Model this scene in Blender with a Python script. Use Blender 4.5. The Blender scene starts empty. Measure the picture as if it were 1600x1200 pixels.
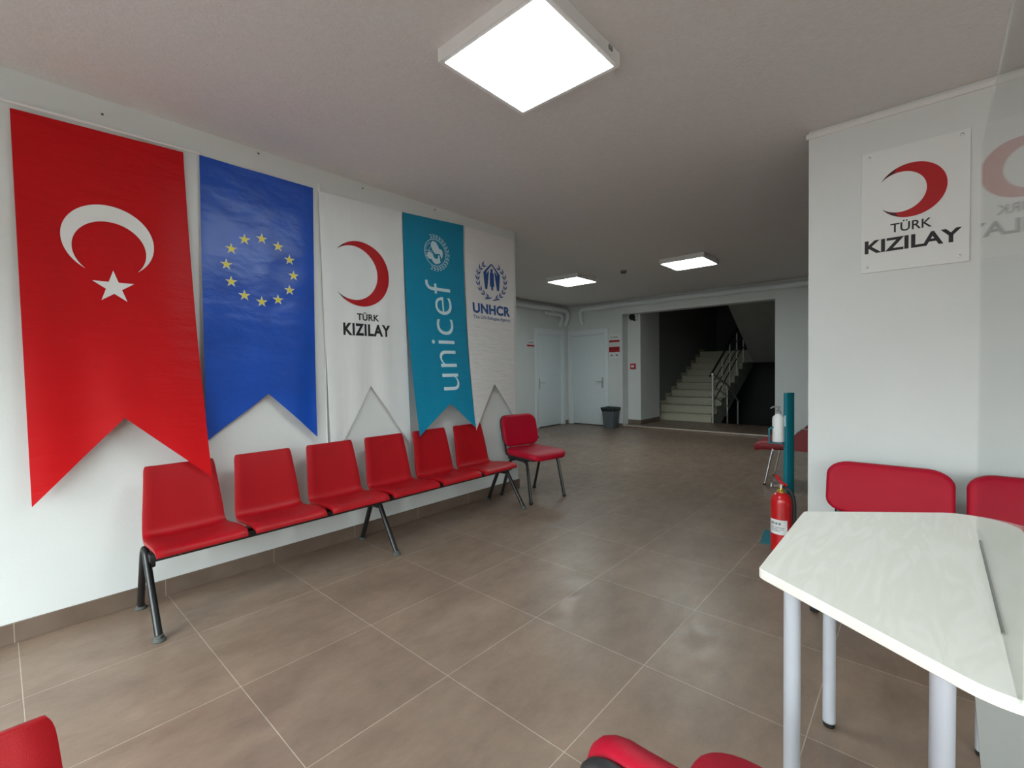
import bpy, bmesh, math, random
from mathutils import Vector, Matrix, noise

random.seed(7)
scene = bpy.context.scene
COL = scene.collection

# ------------------------------------------------------------------ camera
H = 1.28
F, YAW, PIT, ROL = 718.5, math.radians(41.672), math.radians(1.681), math.radians(0.898)
hx = Vector((-math.sin(YAW), math.cos(YAW), 0)); zz = Vector((0, 0, 1))
r0 = Vector((math.cos(YAW), math.sin(YAW), 0))
fwd = math.cos(PIT) * hx - math.sin(PIT) * zz
d0 = -math.sin(PIT) * hx - math.cos(PIT) * zz
cr, sr = math.cos(ROL), math.sin(ROL)
right = cr * r0 + sr * d0
down = -sr * r0 + cr * d0
cam_data = bpy.data.cameras.new('camera')
cam_data.sensor_width = 36.0
cam_data.lens = F / 1600 * 36.0
cam_data.clip_start = 0.02
cam = bpy.data.objects.new('camera', cam_data)
COL.objects.link(cam)
m = Matrix.Identity(4)
for i in range(3):
    m[i][0] = right[i]; m[i][1] = -down[i]; m[i][2] = -fwd[i]
m[2][3] = H
cam.matrix_world = m
scene.camera = cam

# ------------------------------------------------------------------ light levels and exposure
LAMP = 24.0        # radiance of the ceiling panels
SKY = 15.0          # overcast sky seen through the street windows
scene.view_settings.view_transform = 'Standard'
scene.view_settings.look = 'None'
scene.view_settings.gamma = 1.0
scene.view_settings.use_curve_mapping = False
scene.view_settings.exposure = 0.0
scene.cycles.use_denoising = True
scene.cycles.max_bounces = 10
scene.cycles.diffuse_bounces = 6
scene.cycles.sample_clamp_indirect = 8.0

w = bpy.data.worlds.new('overcast_sky')
scene.world = w
w.use_nodes = True
nt = w.node_tree
nt.nodes.clear()
tc = nt.nodes.new('ShaderNodeTexCoord'); sep = nt.nodes.new('ShaderNodeSeparateXYZ')
rmp = nt.nodes.new('ShaderNodeValToRGB'); mr = nt.nodes.new('ShaderNodeMapRange')
bg = nt.nodes.new('ShaderNodeBackground'); wo = nt.nodes.new('ShaderNodeOutputWorld')
nt.links.new(tc.outputs['Generated'], sep.inputs[0])
nt.links.new(sep.outputs['Z'], mr.inputs[0])
mr.inputs[1].default_value = -1; mr.inputs[2].default_value = 1
nt.links.new(mr.outputs[0], rmp.inputs[0])
e = rmp.color_ramp.elements
e[0].position = 0.0; e[0].color = (0.10, 0.094, 0.086, 1)
e[1].position = 1.0; e[1].color = (1.18, 1.36, 1.38, 1)
for p_, c_ in ((0.49, (0.11, 0.106, 0.10, 1)), (0.52, (0.26, 0.28, 0.28, 1)), (0.60, (0.68, 0.76, 0.76, 1)), (0.75, (1.03, 1.18, 1.20, 1))):
    a = e.new(p_); a.color = c_
nt.links.new(rmp.outputs[0], bg.inputs[0])
bg.inputs[1].default_value = SKY
nt.links.new(bg.outputs[0], wo.inputs[0])


def portal(name, loc, sx, sz):
    d = bpy.data.lights.new(name, 'AREA'); d.shape = 'RECTANGLE'; d.size = sx; d.size_y = sz
    d.cycles.is_portal = True
    o = bpy.data.objects.new(name, d); COL.objects.link(o)
    o.location = loc
    o.rotation_euler = (math.radians(90), 0, 0)   # emits towards +Y
    o.rotation_euler = (math.radians(-90), 0, 0) if False else (math.radians(90), 0, math.radians(180))
    return o


YR = -1.45           # street side wall
WINS = [(-2.90, -1.60, 0.06, 2.03), (-1.35, 0.40, 0.60, 2.03), (0.60, 2.35, 0.60, 2.03), (2.55, 4.30, 0.60, 2.03)]  # out of view; the last opening is added to brighten the right wall
for i, (x0, x1, z0, z1) in enumerate(WINS):
    portal('window_portal', ((x0 + x1) / 2, YR - 0.1, (z0 + z1) / 2), x1 - x0, z1 - z0)


# ------------------------------------------------------------------ materials
def srgb(h):
    h = h.lstrip('#')
    v = [int(h[i:i + 2], 16) / 255 for i in (0, 2, 4)]
    return tuple(c / 12.92 if c <= 0.04045 else ((c + 0.055) / 1.055) ** 2.4 for c in v)


MATS = {}


def mat(name, col, rough=0.5, metal=0.0, var=0.05, vscale=8.0, bump=0.0, bscale=200.0, bstretch=(1, 1, 1),
        spec=0.5, emit=None, sheen=0.0, coat=0.0, detail=4.0):
    if name in MATS:
        return MATS[name]
    if isinstance(col, str):
        col = srgb(col)
    mm = bpy.data.materials.new(name); mm.use_nodes = True
    t = mm.node_tree; n = t.nodes; L = t.links
    b = n['Principled BSDF']
    b.inputs['Roughness'].default_value = rough
    b.inputs['Metallic'].default_value = metal
    b.inputs['Specular IOR Level'].default_value = spec
    if sheen: b.inputs['Sheen Weight'].default_value = sheen
    if coat: b.inputs['Coat Weight'].default_value = coat
    co = n.new('ShaderNodeTexCoord')
    if var > 0:
        nz = n.new('ShaderNodeTexNoise'); nz.inputs['Scale'].default_value = vscale; nz.inputs['Detail'].default_value = 5
        L.new(co.outputs['Object'], nz.inputs['Vector'])
        r = n.new('ShaderNodeValToRGB')
        r.color_ramp.elements[0].position = 0.3; r.color_ramp.elements[1].position = 0.7
        r.color_ramp.elements[0].color = tuple(c * (1 - var) for c in col) + (1,)
        r.color_ramp.elements[1].color = tuple(min(1, c * (1 + var)) for c in col) + (1,)
        L.new(nz.outputs['Fac'], r.inputs[0]); L.new(r.outputs[0], b.inputs['Base Color'])
    else:
        b.inputs['Base Color'].default_value = tuple(col) + (1,)
    if bump > 0:
        mp = n.new('ShaderNodeMapping'); mp.inputs['Scale'].default_value = bstretch
        L.new(co.outputs['Object'], mp.inputs[0])
        nb = n.new('ShaderNodeTexNoise'); nb.inputs['Scale'].default_value = bscale; nb.inputs['Detail'].default_value = detail
        L.new(mp.outputs[0], nb.inputs['Vector'])
        bp = n.new('ShaderNodeBump'); bp.inputs['Strength'].default_value = 1.0; bp.inputs['Distance'].default_value = bump
        L.new(nb.outputs['Fac'], bp.inputs['Height']); L.new(bp.outputs[0], b.inputs['Normal'])
    if emit:
        b.inputs['Emission Color'].default_value = (1, 1, 1, 1) if emit is True else emit[0]
        b.inputs['Emission Strength'].default_value = emit[1]
    MATS[name] = mm
    return mm


def floor_material():
    mm = bpy.data.materials.new('brown_floor_tiles'); mm.use_nodes = True
    t = mm.node_tree; n = t.nodes; L = t.links; b = n['Principled BSDF']
    co = n.new('ShaderNodeTexCoord')
    mp = n.new('ShaderNodeMapping'); mp.inputs['Location'].default_value = (1.480 + 0.5965 * 40, -1.8225 + 0.5965 * 40, 0)
    L.new(co.outputs['Object'], mp.inputs[0])
    br = n.new('ShaderNodeTexBrick')
    br.offset = 0.0; br.squash = 1.0
    br.inputs['Scale'].default_value = 1.0
    br.inputs['Brick Width'].default_value = 0.5965; br.inputs['Row Height'].default_value = 0.5965
    br.inputs['Mortar Size'].default_value = 0.0019; br.inputs['Mortar Smooth'].default_value = 0.2
    br.inputs['Bias'].default_value = 0.0
    br.inputs['Color1'].default_value = srgb('806c5e') + (1,)
    br.inputs['Color2'].default_value = srgb('887465') + (1,)
    br.inputs['Mortar'].default_value = srgb('b3a293') + (1,)
    L.new(mp.outputs[0], br.inputs['Vector'])
    # cloudy stone drawing
    n1 = n.new('ShaderNodeTexNoise'); n1.inputs['Scale'].default_value = 3.2; n1.inputs['Detail'].default_value = 10; n1.inputs['Roughness'].default_value = 0.74
    st = n.new('ShaderNodeMapping'); st.inputs['Scale'].default_value = (1.5, 0.8, 1)
    L.new(co.outputs['Object'], st.inputs[0]); L.new(st.outputs[0], n1.inputs['Vector'])
    r1 = n.new('ShaderNodeValToRGB')
    r1.color_ramp.elements[0].position = 0.32; r1.color_ramp.elements[0].color = (0.72, 0.70, 0.68, 1)
    r1.color_ramp.elements[1].position = 0.70; r1.color_ramp.elements[1].color = (1.22, 1.22, 1.22, 1)
    L.new(n1.outputs['Fac'], r1.inputs[0])
    mx = n.new('ShaderNodeMix'); mx.data_type = 'RGBA'; mx.blend_type = 'MULTIPLY'; mx.inputs['Factor'].default_value = 1.0
    L.new(br.outputs['Color'], mx.inputs['A']); L.new(r1.outputs[0], mx.inputs['B'])
    L.new(mx.outputs['Result'], b.inputs['Base Color'])
    n2 = n.new('ShaderNodeTexNoise'); n2.inputs['Scale'].default_value = 9; n2.inputs['Detail'].default_value = 7; n2.inputs['Roughness'].default_value = 0.65
    L.new(st.outputs[0], n2.inputs['Vector'])
    mr2 = n.new('ShaderNodeMapRange'); mr2.inputs[1].default_value = 0.3; mr2.inputs[2].default_value = 0.7
    mr2.inputs[3].default_value = 0.29; mr2.inputs[4].default_value = 0.46
    L.new(n2.outputs['Fac'], mr2.inputs[0]); L.new(mr2.outputs[0], b.inputs['Roughness'])
    b.inputs['Specular IOR Level'].default_value = 0.6
    ad = n.new('ShaderNodeMath'); ad.operation = 'SUBTRACT'
    ml = n.new('ShaderNodeMath'); ml.operation = 'MULTIPLY'; ml.inputs[1].default_value = 0.6
    L.new(n2.outputs['Fac'], ml.inputs[0]); L.new(ml.outputs[0], ad.inputs[0]); L.new(br.outputs['Fac'], ad.inputs[1])
    bp = n.new('ShaderNodeBump'); bp.inputs['Strength'].default_value = 0.6; bp.inputs['Distance'].default_value = 0.0016
    L.new(ad.outputs[0], bp.inputs['Height']); L.new(bp.outputs[0], b.inputs['Normal'])
    return mm


def skirting_material():
    mm = bpy.data.materials.new('brown_skirting_tiles'); mm.use_nodes = True
    t = mm.node_tree; n = t.nodes; L = t.links; b = n['Principled BSDF']
    co = n.new('ShaderNodeTexCoord'); sp = n.new('ShaderNodeSeparateXYZ'); L.new(co.outputs['Object'], sp.inputs[0])
    ax = n.new('ShaderNodeMath'); ax.operation = 'ADD'; L.new(sp.outputs['X'], ax.inputs[0]); L.new(sp.outputs['Y'], ax.inputs[1])
    md = n.new('ShaderNodeMath'); md.operation = 'PINGPONG'; md.inputs[1].default_value = 0.5965 / 2
    of = n.new('ShaderNodeMath'); of.operation = 'ADD'; of.inputs[1].default_value = 3.275 - 1.8225 + 0.5965 * 40
    L.new(ax.outputs[0], of.inputs[0]); L.new(of.outputs[0], md.inputs[0])
    lt = n.new('ShaderNodeMath'); lt.operation = 'LESS_THAN'; lt.inputs[1].default_value = 0.0016; L.new(md.outputs[0], lt.inputs[0])
    nz = n.new('ShaderNodeTexNoise'); nz.inputs['Scale'].default_value = 5; nz.inputs['Detail'].default_value = 7
    L.new(co.outputs['Object'], nz.inputs['Vector'])
    r = n.new('ShaderNodeValToRGB'); r.color_ramp.elements[0].position = .3; r.color_ramp.elements[1].position = .7
    r.color_ramp.elements[0].color = srgb('68574b') + (1,); r.color_ramp.elements[1].color = srgb('79685b') + (1,)
    L.new(nz.outputs['Fac'], r.inputs[0])
    mx = n.new('ShaderNodeMix'); mx.data_type = 'RGBA'
    L.new(lt.outputs[0], mx.inputs['Factor']); L.new(r.outputs[0], mx.inputs['A']); mx.inputs['B'].default_value = srgb('a89888') + (1,)
    L.new(mx.outputs['Result'], b.inputs['Base Color'])
    b.inputs['Roughness'].default_value = 0.45
    return mm


def maple_material():
    mm = bpy.data.materials.new('pale_maple_laminate'); mm.use_nodes = True
    t = mm.node_tree; n = t.nodes; L = t.links; b = n['Principled BSDF']
    co = n.new('ShaderNodeTexCoord'); mp = n.new('ShaderNodeMapping')
    mp.inputs['Scale'].default_value = (7.0, 1.1, 1); L.new(co.outputs['Object'], mp.inputs[0])
    nz = n.new('ShaderNodeTexNoise'); nz.inputs['Scale'].default_value = 2.2; nz.inputs['Detail'].default_value = 6; nz.inputs['Distortion'].default_value = 1.2
    L.new(mp.outputs[0], nz.inputs['Vector'])
    wv = n.new('ShaderNodeMath'); wv.operation = 'MULTIPLY'; wv.inputs[1].default_value = 22; L.new(nz.outputs['Fac'], wv.inputs[0])
    sn = n.new('ShaderNodeMath'); sn.operation = 'SINE'; L.new(wv.outputs[0], sn.inputs[0])
    r = n.new('ShaderNodeValToRGB'); r.color_ramp.elements[0].position = 0.0; r.color_ramp.elements[1].position = 1.0
    r.color_ramp.elements[0].color = srgb('f0eee5') + (1,); r.color_ramp.elements[1].color = srgb('f5f4ec') + (1,)
    mr3 = n.new('ShaderNodeMapRange'); mr3.inputs[1].default_value = -1; mr3.inputs[2].default_value = 1
    L.new(sn.outputs[0], mr3.inputs[0]); L.new(mr3.outputs[0], r.inputs[0]); L.new(r.outputs[0], b.inputs['Base Color'])
    b.inputs['Roughness'].default_value = 0.38
    return mm


def acrylic_material():
    mm = bpy.data.materials.new('clear_acrylic'); mm.use_nodes = True
    t = mm.node_tree; n = t.nodes; L = t.links
    n.remove(n['Principled BSDF'])
    tr = n.new('ShaderNodeBsdfTransparent'); tr.inputs[0].default_value = (0.975, 0.985, 0.98, 1)
    gl = n.new('ShaderNodeBsdfGlossy'); gl.inputs['Roughness'].default_value = 0.015
    fr = n.new('ShaderNodeFresnel'); fr.inputs[0].default_value = 1.25
    mx = n.new('ShaderNodeMixShader')
    ml = n.new('ShaderNodeMath'); ml.operation = 'MULTIPLY'; ml.inputs[1].default_value = 0.36
    L.new(fr.outputs[0], ml.inputs[0]); L.new(ml.outputs[0], mx.inputs[0]); L.new(tr.outputs[0], mx.inputs[1]); L.new(gl.outputs[0], mx.inputs[2])
    L.new(mx.outputs[0], n['Material Output'].inputs[0])
    return mm


M_FLOOR = floor_material(); M_SKIRT = skirting_material(); M_MAPLE = maple_material(); M_ACRYL = acrylic_material()
M_WALL = mat('white_wall_paint', (0.72, 0.745, 0.735), 0.6, var=0.015, vscale=3, bump=0.0006, bscale=180)
M_CEIL = mat('ceiling_stipple', (0.70, 0.69, 0.68), 0.8, var=0.03, vscale=40, bump=0.002, bscale=90)
M_WHITE = mat('white_lacquer', (0.80, 0.85, 0.87), 0.35, var=0.01)
M_DOOR = mat('white_door_leaf', (0.78, 0.84, 0.87), 0.35, var=0.012)
M_PLASTIC = mat('white_plastic', (0.80, 0.80, 0.79), 0.4, var=0.01)
M_BLACK = mat('black_powder_coat', (0.012, 0.012, 0.013), 0.32, var=0.1)
M_BLACKP = mat('black_plastic', (0.016, 0.017, 0.018), 0.5, var=0.1)
M_RUBBER = mat('worn_rubber', srgb('4c4f4c'), 0.7, var=0.25, vscale=60)
M_RED = mat('red_vinyl', srgb('a20c17'), 0.42, var=0.05, vscale=5, bump=0.0003, bscale=900, spec=0.32)
M_REDF = mat('red_upholstery', srgb('ac0a29'), 0.5, var=0.05, vscale=6, bump=0.0004, bscale=700, spec=0.22)
M_DRED = mat('dark_red_upholstery', srgb('8c2028'), 0.5, var=0.06, vscale=6, bump=0.0004, bscale=700)
M_CHROME = mat('chrome', (0.78, 0.78, 0.78), 0.12, 1.0, var=0.02)
M_STEEL = mat('brushed_steel', (0.62, 0.62, 0.61), 0.3, 1.0, var=0.05)
M_SATIN = mat('satin_steel', (0.74, 0.74, 0.72), 0.42, 0.75, var=0.04)
M_GREYLEG = mat('grey_enamel', srgb('b7bac2'), 0.4, var=0.02)
M_GREYP = mat('grey_panel', srgb('8f908d'), 0.5, var=0.02)
M_STONE = mat('terrazzo_step', srgb('c4c0ac'), 0.45, var=0.22, vscale=70)
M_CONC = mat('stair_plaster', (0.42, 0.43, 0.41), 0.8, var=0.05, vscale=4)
M_STAIRW = mat('shaded_stairwell_wall', (0.26, 0.27, 0.265), 0.7, var=0.03, vscale=2)  # wall colour darkened to carry the dim light of the stairwell
M_DARKW = mat('deep_shaded_surface', (0.10, 0.10, 0.105), 0.7, var=0.06, vscale=2)  # deep shade of the stairwell back and basement put into the colour
M_NOSE = mat('pale_step_edging', srgb('cfc6ba'), 0.4, var=0.06, vscale=20)
M_TEAL = mat('teal_enamel', srgb('137584'), 0.35, var=0.04)
M_EXT = mat('red_enamel', srgb('c4161c'), 0.28, var=0.03, coat=0.3)
M_BRASS = mat('brass', srgb('d8b55a'), 0.3, 0.9, var=0.05)
M_BIN = mat('grey_bin_plastic', srgb('5e666c'), 0.5, var=0.05)
M_BAG = mat('black_bin_bag', (0.012, 0.02, 0.02), 0.35, var=0.2, bump=0.004, bscale=30)
M_BOTTLE = mat('milky_bottle', srgb('eceeee'), 0.35, var=0.01)
M_SIGN = mat('white_sign_board', (0.80, 0.82, 0.81), 0.3, var=0.008)
M_PRED = mat('print_red', srgb('b5151d'), 0.4, var=0.02)
M_PBLACK = mat('print_black', (0.012, 0.012, 0.016), 0.4, var=0.02)
M_PDRED = mat('print_dark_red', srgb('4a1517'), 0.4, var=0.05)
M_PGREY = mat('print_grey', srgb('8f9496'), 0.5, var=0.03)
M_PWHITE = mat('print_white', (0.82, 0.83, 0.82), 0.45, var=0.01)
M_PYEL = mat('print_yellow', srgb('e3d640'), 0.45, var=0.02)
M_PBLUE = mat('print_blue', srgb('174a93'), 0.45, var=0.02)
M_PCYAN = mat('print_pale_blue', srgb('cfe6ee'), 0.45, var=0.01)
CL = dict(bump=0.010, bscale=5.0, bstretch=(1, 1.2, 3.6), sheen=0.15, detail=5)
M_FRED = mat('red_satin', srgb('c00a12'), 0.46, var=0.04, vscale=3, bump=0.007, bscale=4.0, bstretch=(1, 1.2, 4.0), spec=0.2)
M_FBLUE = mat('blue_satin', srgb('0a4cb6'), 0.35, var=0.12, vscale=4, bump=0.018, bscale=2.6, bstretch=(1, 0.9, 1.7), detail=4.5)
M_FWHITE = mat('white_cloth', (0.78, 0.80, 0.80), 0.55, var=0.01, bump=0.004, bscale=4.0, bstretch=(1, 3.0, 0.5))
M_FTEAL = mat('teal_satin', srgb('0889ae'), 0.42, var=0.05, vscale=4, bump=0.005, bscale=5.0, bstretch=(1, 1.0, 6.0))
M_FWHITE2 = mat('white_satin', (0.80, 0.79, 0.78), 0.42, var=0.015, bump=0.008, bscale=6.0, bstretch=(1, 1.0, 5.0), detail=5)
M_LAMP = mat('lit_diffuser', (0.9, 0.9, 0.9), 0.5, var=0.0, emit=((0.86, 1.0, 1.01, 1), LAMP))
M_DARKHOLE = mat('dark_plug', srgb('5c5852'), 0.7, var=0.1)


# ------------------------------------------------------------------ mesh helpers
class MB:
    def __init__(s):
        s.bm = bmesh.new()

    def face(s, vs, mi=0):
        try:
            f = s.bm.faces.new(vs); f.material_index = mi; return f
        except ValueError:
            return None

    def box(s, x0, x1, y0, y1, z0, z1, mi=0, bevel=0.0, seg=2, mtx=None):
        P = [(x, y, z) for x in (x0, x1) for y in (y0, y1) for z in (z0, z1)]
        v = [s.bm.verts.new(p) for p in P]
        fs = [(0, 1, 3, 2), (4, 6, 7, 5), (0, 4, 5, 1), (2, 3, 7, 6), (0, 2, 6, 4), (1, 5, 7, 3)]
        F_ = [s.face([v[i] for i in f], mi) for f in fs]
        if bevel > 0:
            ed = list({ed for f in F_ for ed in f.edges})
            r = bmesh.ops.bevel(s.bm, geom=ed, offset=bevel, segments=seg, affect='EDGES', profile=0.5)
            for f in r['faces']: f.material_index = mi
            v = list({vv for f in r['faces'] for vv in f.verts} | {vv for vv in v if vv.is_valid})
        if mtx is not None:
            for vv in v: vv.co = mtx @ vv.co
        return s

    def loft(s, secs, mi=0, cap=True, closed=False):
        R = [[s.bm.verts.new(p) for p in sec] for sec in secs]
        n = len(R[0]); K = len(R)
        for k in range(K if closed else K - 1):
            a_, b_ = R[k], R[(k + 1) % K]
            for i in range(n):
                j = (i + 1) % n
                s.face([a_[i], a_[j], b_[j], b_[i]], mi)
        if cap and not closed:
            s.face(R[0][::-1], mi); s.face(R[-1], mi)
        return R

    def tube(s, pts, r, seg=12, mi=0, ry=None, closed=False):
        pts = [Vector(p) for p in pts]
        n = len(pts); secs = []
        rr = r if isinstance(r, (list, tuple)) else [r] * n
        prev = None
        for i in range(n):
            if closed:
                t = pts[(i + 1) % n] - pts[i - 1]
            else:
                t = pts[min(i + 1, n - 1)] - pts[max(i - 1, 0)]
            t.normalize()
            if prev is None:
                up = Vector((0, 0, 1)) if abs(t.z) < 0.95 else Vector((0, 1, 0))
                u = t.cross(up).normalized()
            else:
                u = (prev - t * prev.dot(t)).normalized()
            v = t.cross(u).normalized(); prev = u
            b_ = ry / r if ry else 1.0
            secs.append([pts[i] + u * rr[i] * math.cos(2 * math.pi * k / seg) + v * rr[i] * b_ * math.sin(2 * math.pi * k / seg) for k in range(seg)])
        s.loft(secs, mi, cap=not closed, closed=closed)
        return s

    def lathe(s, prof, c=(0, 0, 0), seg=28, mi=0, axis='z', sy=1.0):
        secs = []
        for r, h in prof:
            r = max(r, 1e-4); row = []
            for k in range(seg):
                a_ = 2 * math.pi * k / seg
                x, y = r * math.cos(a_), r * math.sin(a_) * sy
                p = (x, y, h) if axis == 'z' else ((h, x, y) if axis == 'x' else (x, h, y))
                row.append((c[0] + p[0], c[1] + p[1], c[2] + p[2]))
            secs.append(row)
        s.loft(secs, mi)
        return s

    def prism(s, poly, fn0, fn1, mi=0):
        a_ = [s.bm.verts.new(fn0(*p)) for p in poly]; b_ = [s.bm.verts.new(fn1(*p)) for p in poly]
        s.face(a_[::-1], mi); s.face(b_, mi)
        for i in range(len(poly)):
            j = (i + 1) % len(poly)
            s.face([a_[i], a_[j], b_[j], b_[i]], mi)
        return s

    def flat(s, verts, faces, fn, mi=0, cut=0.0):
        t = bmesh.new()
        vs = [t.verts.new((p[0], p[1], 0)) for p in verts]
        for f in faces:
            try: t.faces.new([vs[i] for i in f])
            except ValueError: pass
        if cut:
            for ax in (0, 1):
                lo = min(p[ax] for p in verts); hi = max(p[ax] for p in verts)
                k = math.floor(lo / cut) + 1
                while k * cut < hi:
                    co = Vector((0, 0, 0)); co[ax] = k * cut; no = Vector((0, 0, 0)); no[ax] = 1
                    bmesh.ops.bisect_plane(t, geom=t.verts[:] + t.edges[:] + t.faces[:], plane_co=co, plane_no=no)
                    k += 1
        mp = {}
        for v in t.verts: mp[v] = s.bm.verts.new(fn(v.co.x, v.co.y))
        for f in t.faces: s.face([mp[v] for v in f.verts], mi)
        t.free()


def link(name, mb, mats, parent=None, smooth=40, root=None, loc=None):
    bm = mb.bm
    bmesh.ops.recalc_face_normals(bm, faces=bm.faces)
    if root is not None:
        inv = root.matrix_basis.inverted()
        bmesh.ops.transform(bm, matrix=inv, verts=bm.verts)
    if loc is not None:
        bmesh.ops.translate(bm, vec=-Vector(loc), verts=bm.verts)
    me = bpy.data.meshes.new(name)
    bm.to_mesh(me); bm.free()
    for mm in (mats if isinstance(mats, (list, tuple)) else [mats]): me.materials.append(mm)
    if smooth:
        me.polygons.foreach_set('use_smooth', [True] * len(me.polygons))
        me.set_sharp_from_angle(angle=math.radians(smooth))
    o = bpy.data.objects.new(name, me); COL.objects.link(o)
    if parent is not None: o.parent = parent
    if loc is not None: o.location = loc
    return o


def tag(o, label, cat, group=None):
    o['label'] = label; o['category'] = cat
    if group: o['group'] = group
    return o


def thing(name, label, cat, loc=(0, 0, 0), rz=0.0, group=None):
    o = bpy.data.objects.new(name, None); COL.objects.link(o)
    o.empty_display_size = 0.1
    o.location = loc; o.rotation_euler = (0, 0, rz)
    o.matrix_basis = Matrix.Translation(Vector(loc)) @ Matrix.Rotation(rz, 4, 'Z')
    return tag(o, label, cat, group)


def struct(name, mb, mats, parent=None, smooth=0):
    o = link(name, mb, mats, parent, smooth)
    if parent is None: o['kind'] = 'structure'
    return o


def dup(root, loc, rz, label, group=None):
    r = root.copy(); COL.objects.link(r)
    r.location = loc; r.rotation_euler = (0, 0, rz)
    r['label'] = label
    if group: r['group'] = group
    for ch in list(root.children):
        c = ch.copy(); COL.objects.link(c); c.parent = r
        for g in list(ch.children):
            d = g.copy(); COL.objects.link(d); d.parent = c
    return r


def bez(p0, p1, p2, n=8):
    p0, p1, p2 = Vector(p0), Vector(p1), Vector(p2)
    return [(1 - t) ** 2 * p0 + 2 * t * (1 - t) * p1 + t * t * p2 for t in [i / n for i in range(n + 1)]]


def text2d(body, bold=0.0, spacing=1.0):
    c = bpy.data.curves.new('txt', 'FONT'); c.body = body; c.size = 1.0; c.offset = bold
    c.space_character = spacing; c.resolution_u = 6; c.fill_mode = 'FRONT'
    o = bpy.data.objects.new('txt', c); COL.objects.link(o)
    dg = bpy.context.evaluated_depsgraph_get(); dg.update()
    me = bpy.data.meshes.new_from_object(o.evaluated_get(dg))
    V = [(v.co.x, v.co.y) for v in me.vertices]; Fc = [tuple(p.vertices) for p in me.polygons]
    bpy.data.objects.remove(o); bpy.data.curves.remove(c); bpy.data.meshes.remove(me)
    x0 = min(v[0] for v in V); x1 = max(v[0] for v in V); y0 = min(v[1] for v in V); y1 = max(v[1] for v in V)
    return [((v[0] - x0) / (x1 - x0), (v[1] - y0) / (y1 - y0)) for v in V], Fc


def place(tx, x0, x1, y0, y1):
    V, Fc = tx
    return [(x0 + v[0] * (x1 - x0), y0 + v[1] * (y1 - y0)) for v in V], Fc


def crescent(c0, R, c1, r, n=60):
    """strip between two circles; returns verts, quads (tip to tip)"""
    d = Vector((c1[0] - c0[0], c1[1] - c0[1])); D = d.length
    a_ = (R * R - r * r + D * D) / (2 * D); h = math.sqrt(max(R * R - a_ * a_, 0))
    ang = math.atan2(d.y, d.x)
    t0 = math.atan2(h, a_)                       # half opening on the outer circle
    t1 = math.atan2(h, a_ - D)
    V = []; Fc = []
    for i in range(n + 1):
        f = i / n
        A = ang + t0 + f * (2 * math.pi - 2 * t0)
        B = ang + t1 + f * (2 * math.pi - 2 * t1)
        V.append((c0[0] + R * math.cos(A), c0[1] + R * math.sin(A)))
        V.append((c1[0] + r * math.cos(B), c1[1] + r * math.sin(B)))
    for i in range(n):
        Fc.append((2 * i, 2 * i + 1, 2 * i + 3, 2 * i + 2))
    return V, Fc


def star(cx, cy, R, k=0.382, rot=90):
    P = [(cx, cy)]
    for i in range(10):
        q = R if i % 2 == 0 else R * k
        a_ = math.radians(rot + 36 * i); P.append((cx + q * math.cos(a_), cy + q * math.sin(a_)))
    return P, [(0, 1 + i, 1 + (i + 1) % 10) for i in range(10)]


def poly(pts):
    return list(pts), [tuple(range(len(pts)))]


def leaf(cx, cy, ang, ln, wd):
    c_, s_ = math.cos(ang), math.sin(ang)
    P = [(-ln / 2, 0), (-ln * .15, wd / 2), (ln / 2, 0), (-ln * .15, -wd / 2)]
    return poly([(cx + p[0] * c_ - p[1] * s_, cy + p[0] * s_ + p[1] * c_) for p in P])


def ring(cx, cy, r0_, r1_, n=40, a0=0.0, a1=2 * math.pi):
    V = []; Fc = []
    for i in range(n + 1):
        a_ = a0 + (a1 - a0) * i / n
        V += [(cx + r0_ * math.cos(a_), cy + r0_ * math.sin(a_)), (cx + r1_ * math.cos(a_), cy + r1_ * math.sin(a_))]
    for i in range(n): Fc.append((2 * i, 2 * i + 1, 2 * i + 3, 2 * i + 2))
    return V, Fc


def disc(cx, cy, rx, ry, n=20):
    return poly([(cx + rx * math.cos(2 * math.pi * i / n), cy + ry * math.sin(2 * math.pi * i / n)) for i in range(n)])


# ------------------------------------------------------------------ room shell
XW = -3.275; ZC = 2.762; YP = 3.491; XP = -0.545; YE = 3.76
BX = -6.27; BY = 9.05; XO0 = -4.838; XO1 = -1.905; ZO = 2.455; XR = 5.5

mb = MB(); mb.box(BX - 0.2, XR + 0.2, YR - 0.2, BY + 0.25, -0.12, 0.0); struct('floor', mb, M_FLOOR)
mb = MB(); mb.box(XO0, XO1, BY, 10.5, -0.12, 0.06); struct('floor_stair_lobby', mb, M_FLOOR)
mb = MB(); mb.box(XO0, XO1, BY - 0.012, BY + 0.02, 0.044, 0.062, bevel=0.003); struct('trim_1', mb, M_NOSE)
mb = MB(); mb.box(BX - 0.2, XR + 0.2, YR - 0.2, BY + 0.25, ZC, ZC + 0.2); struct('ceiling', mb, M_CEIL)
mb = MB(); mb.box(XW - 0.2, XW, YR - 0.2, YE, 0, ZC); struct('wall_left', mb, M_WALL)
mb = MB(); mb.box(BX, XW - 0.2, YE - 0.2, YE, 0, ZC); struct('wall_left_return', mb, M_WALL)


def wall_with_holes(x0, x1, z0, z1, holes, y0, y1, mb):
    xs = sorted({x0, x1, *[h[0] for h in holes], *[h[1] for h in holes]})
    for a_, b_ in zip(xs[:-1], xs[1:]):
        spans = [(z0, z1)]
        for h in holes:
            if h[0] <= a_ and h[1] >= b_:
                out = []
                for s_ in spans:
                    if h[2] > s_[0]: out.append((s_[0], min(s_[1], h[2])))
                    if h[3] < s_[1]: out.append((max(s_[0], h[3]), s_[1]))
                spans = out
        for s_ in spans:
            if s_[1] - s_[0] > 1e-4: mb.box(a_, b_, y0, y1, s_[0], s_[1])


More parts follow.
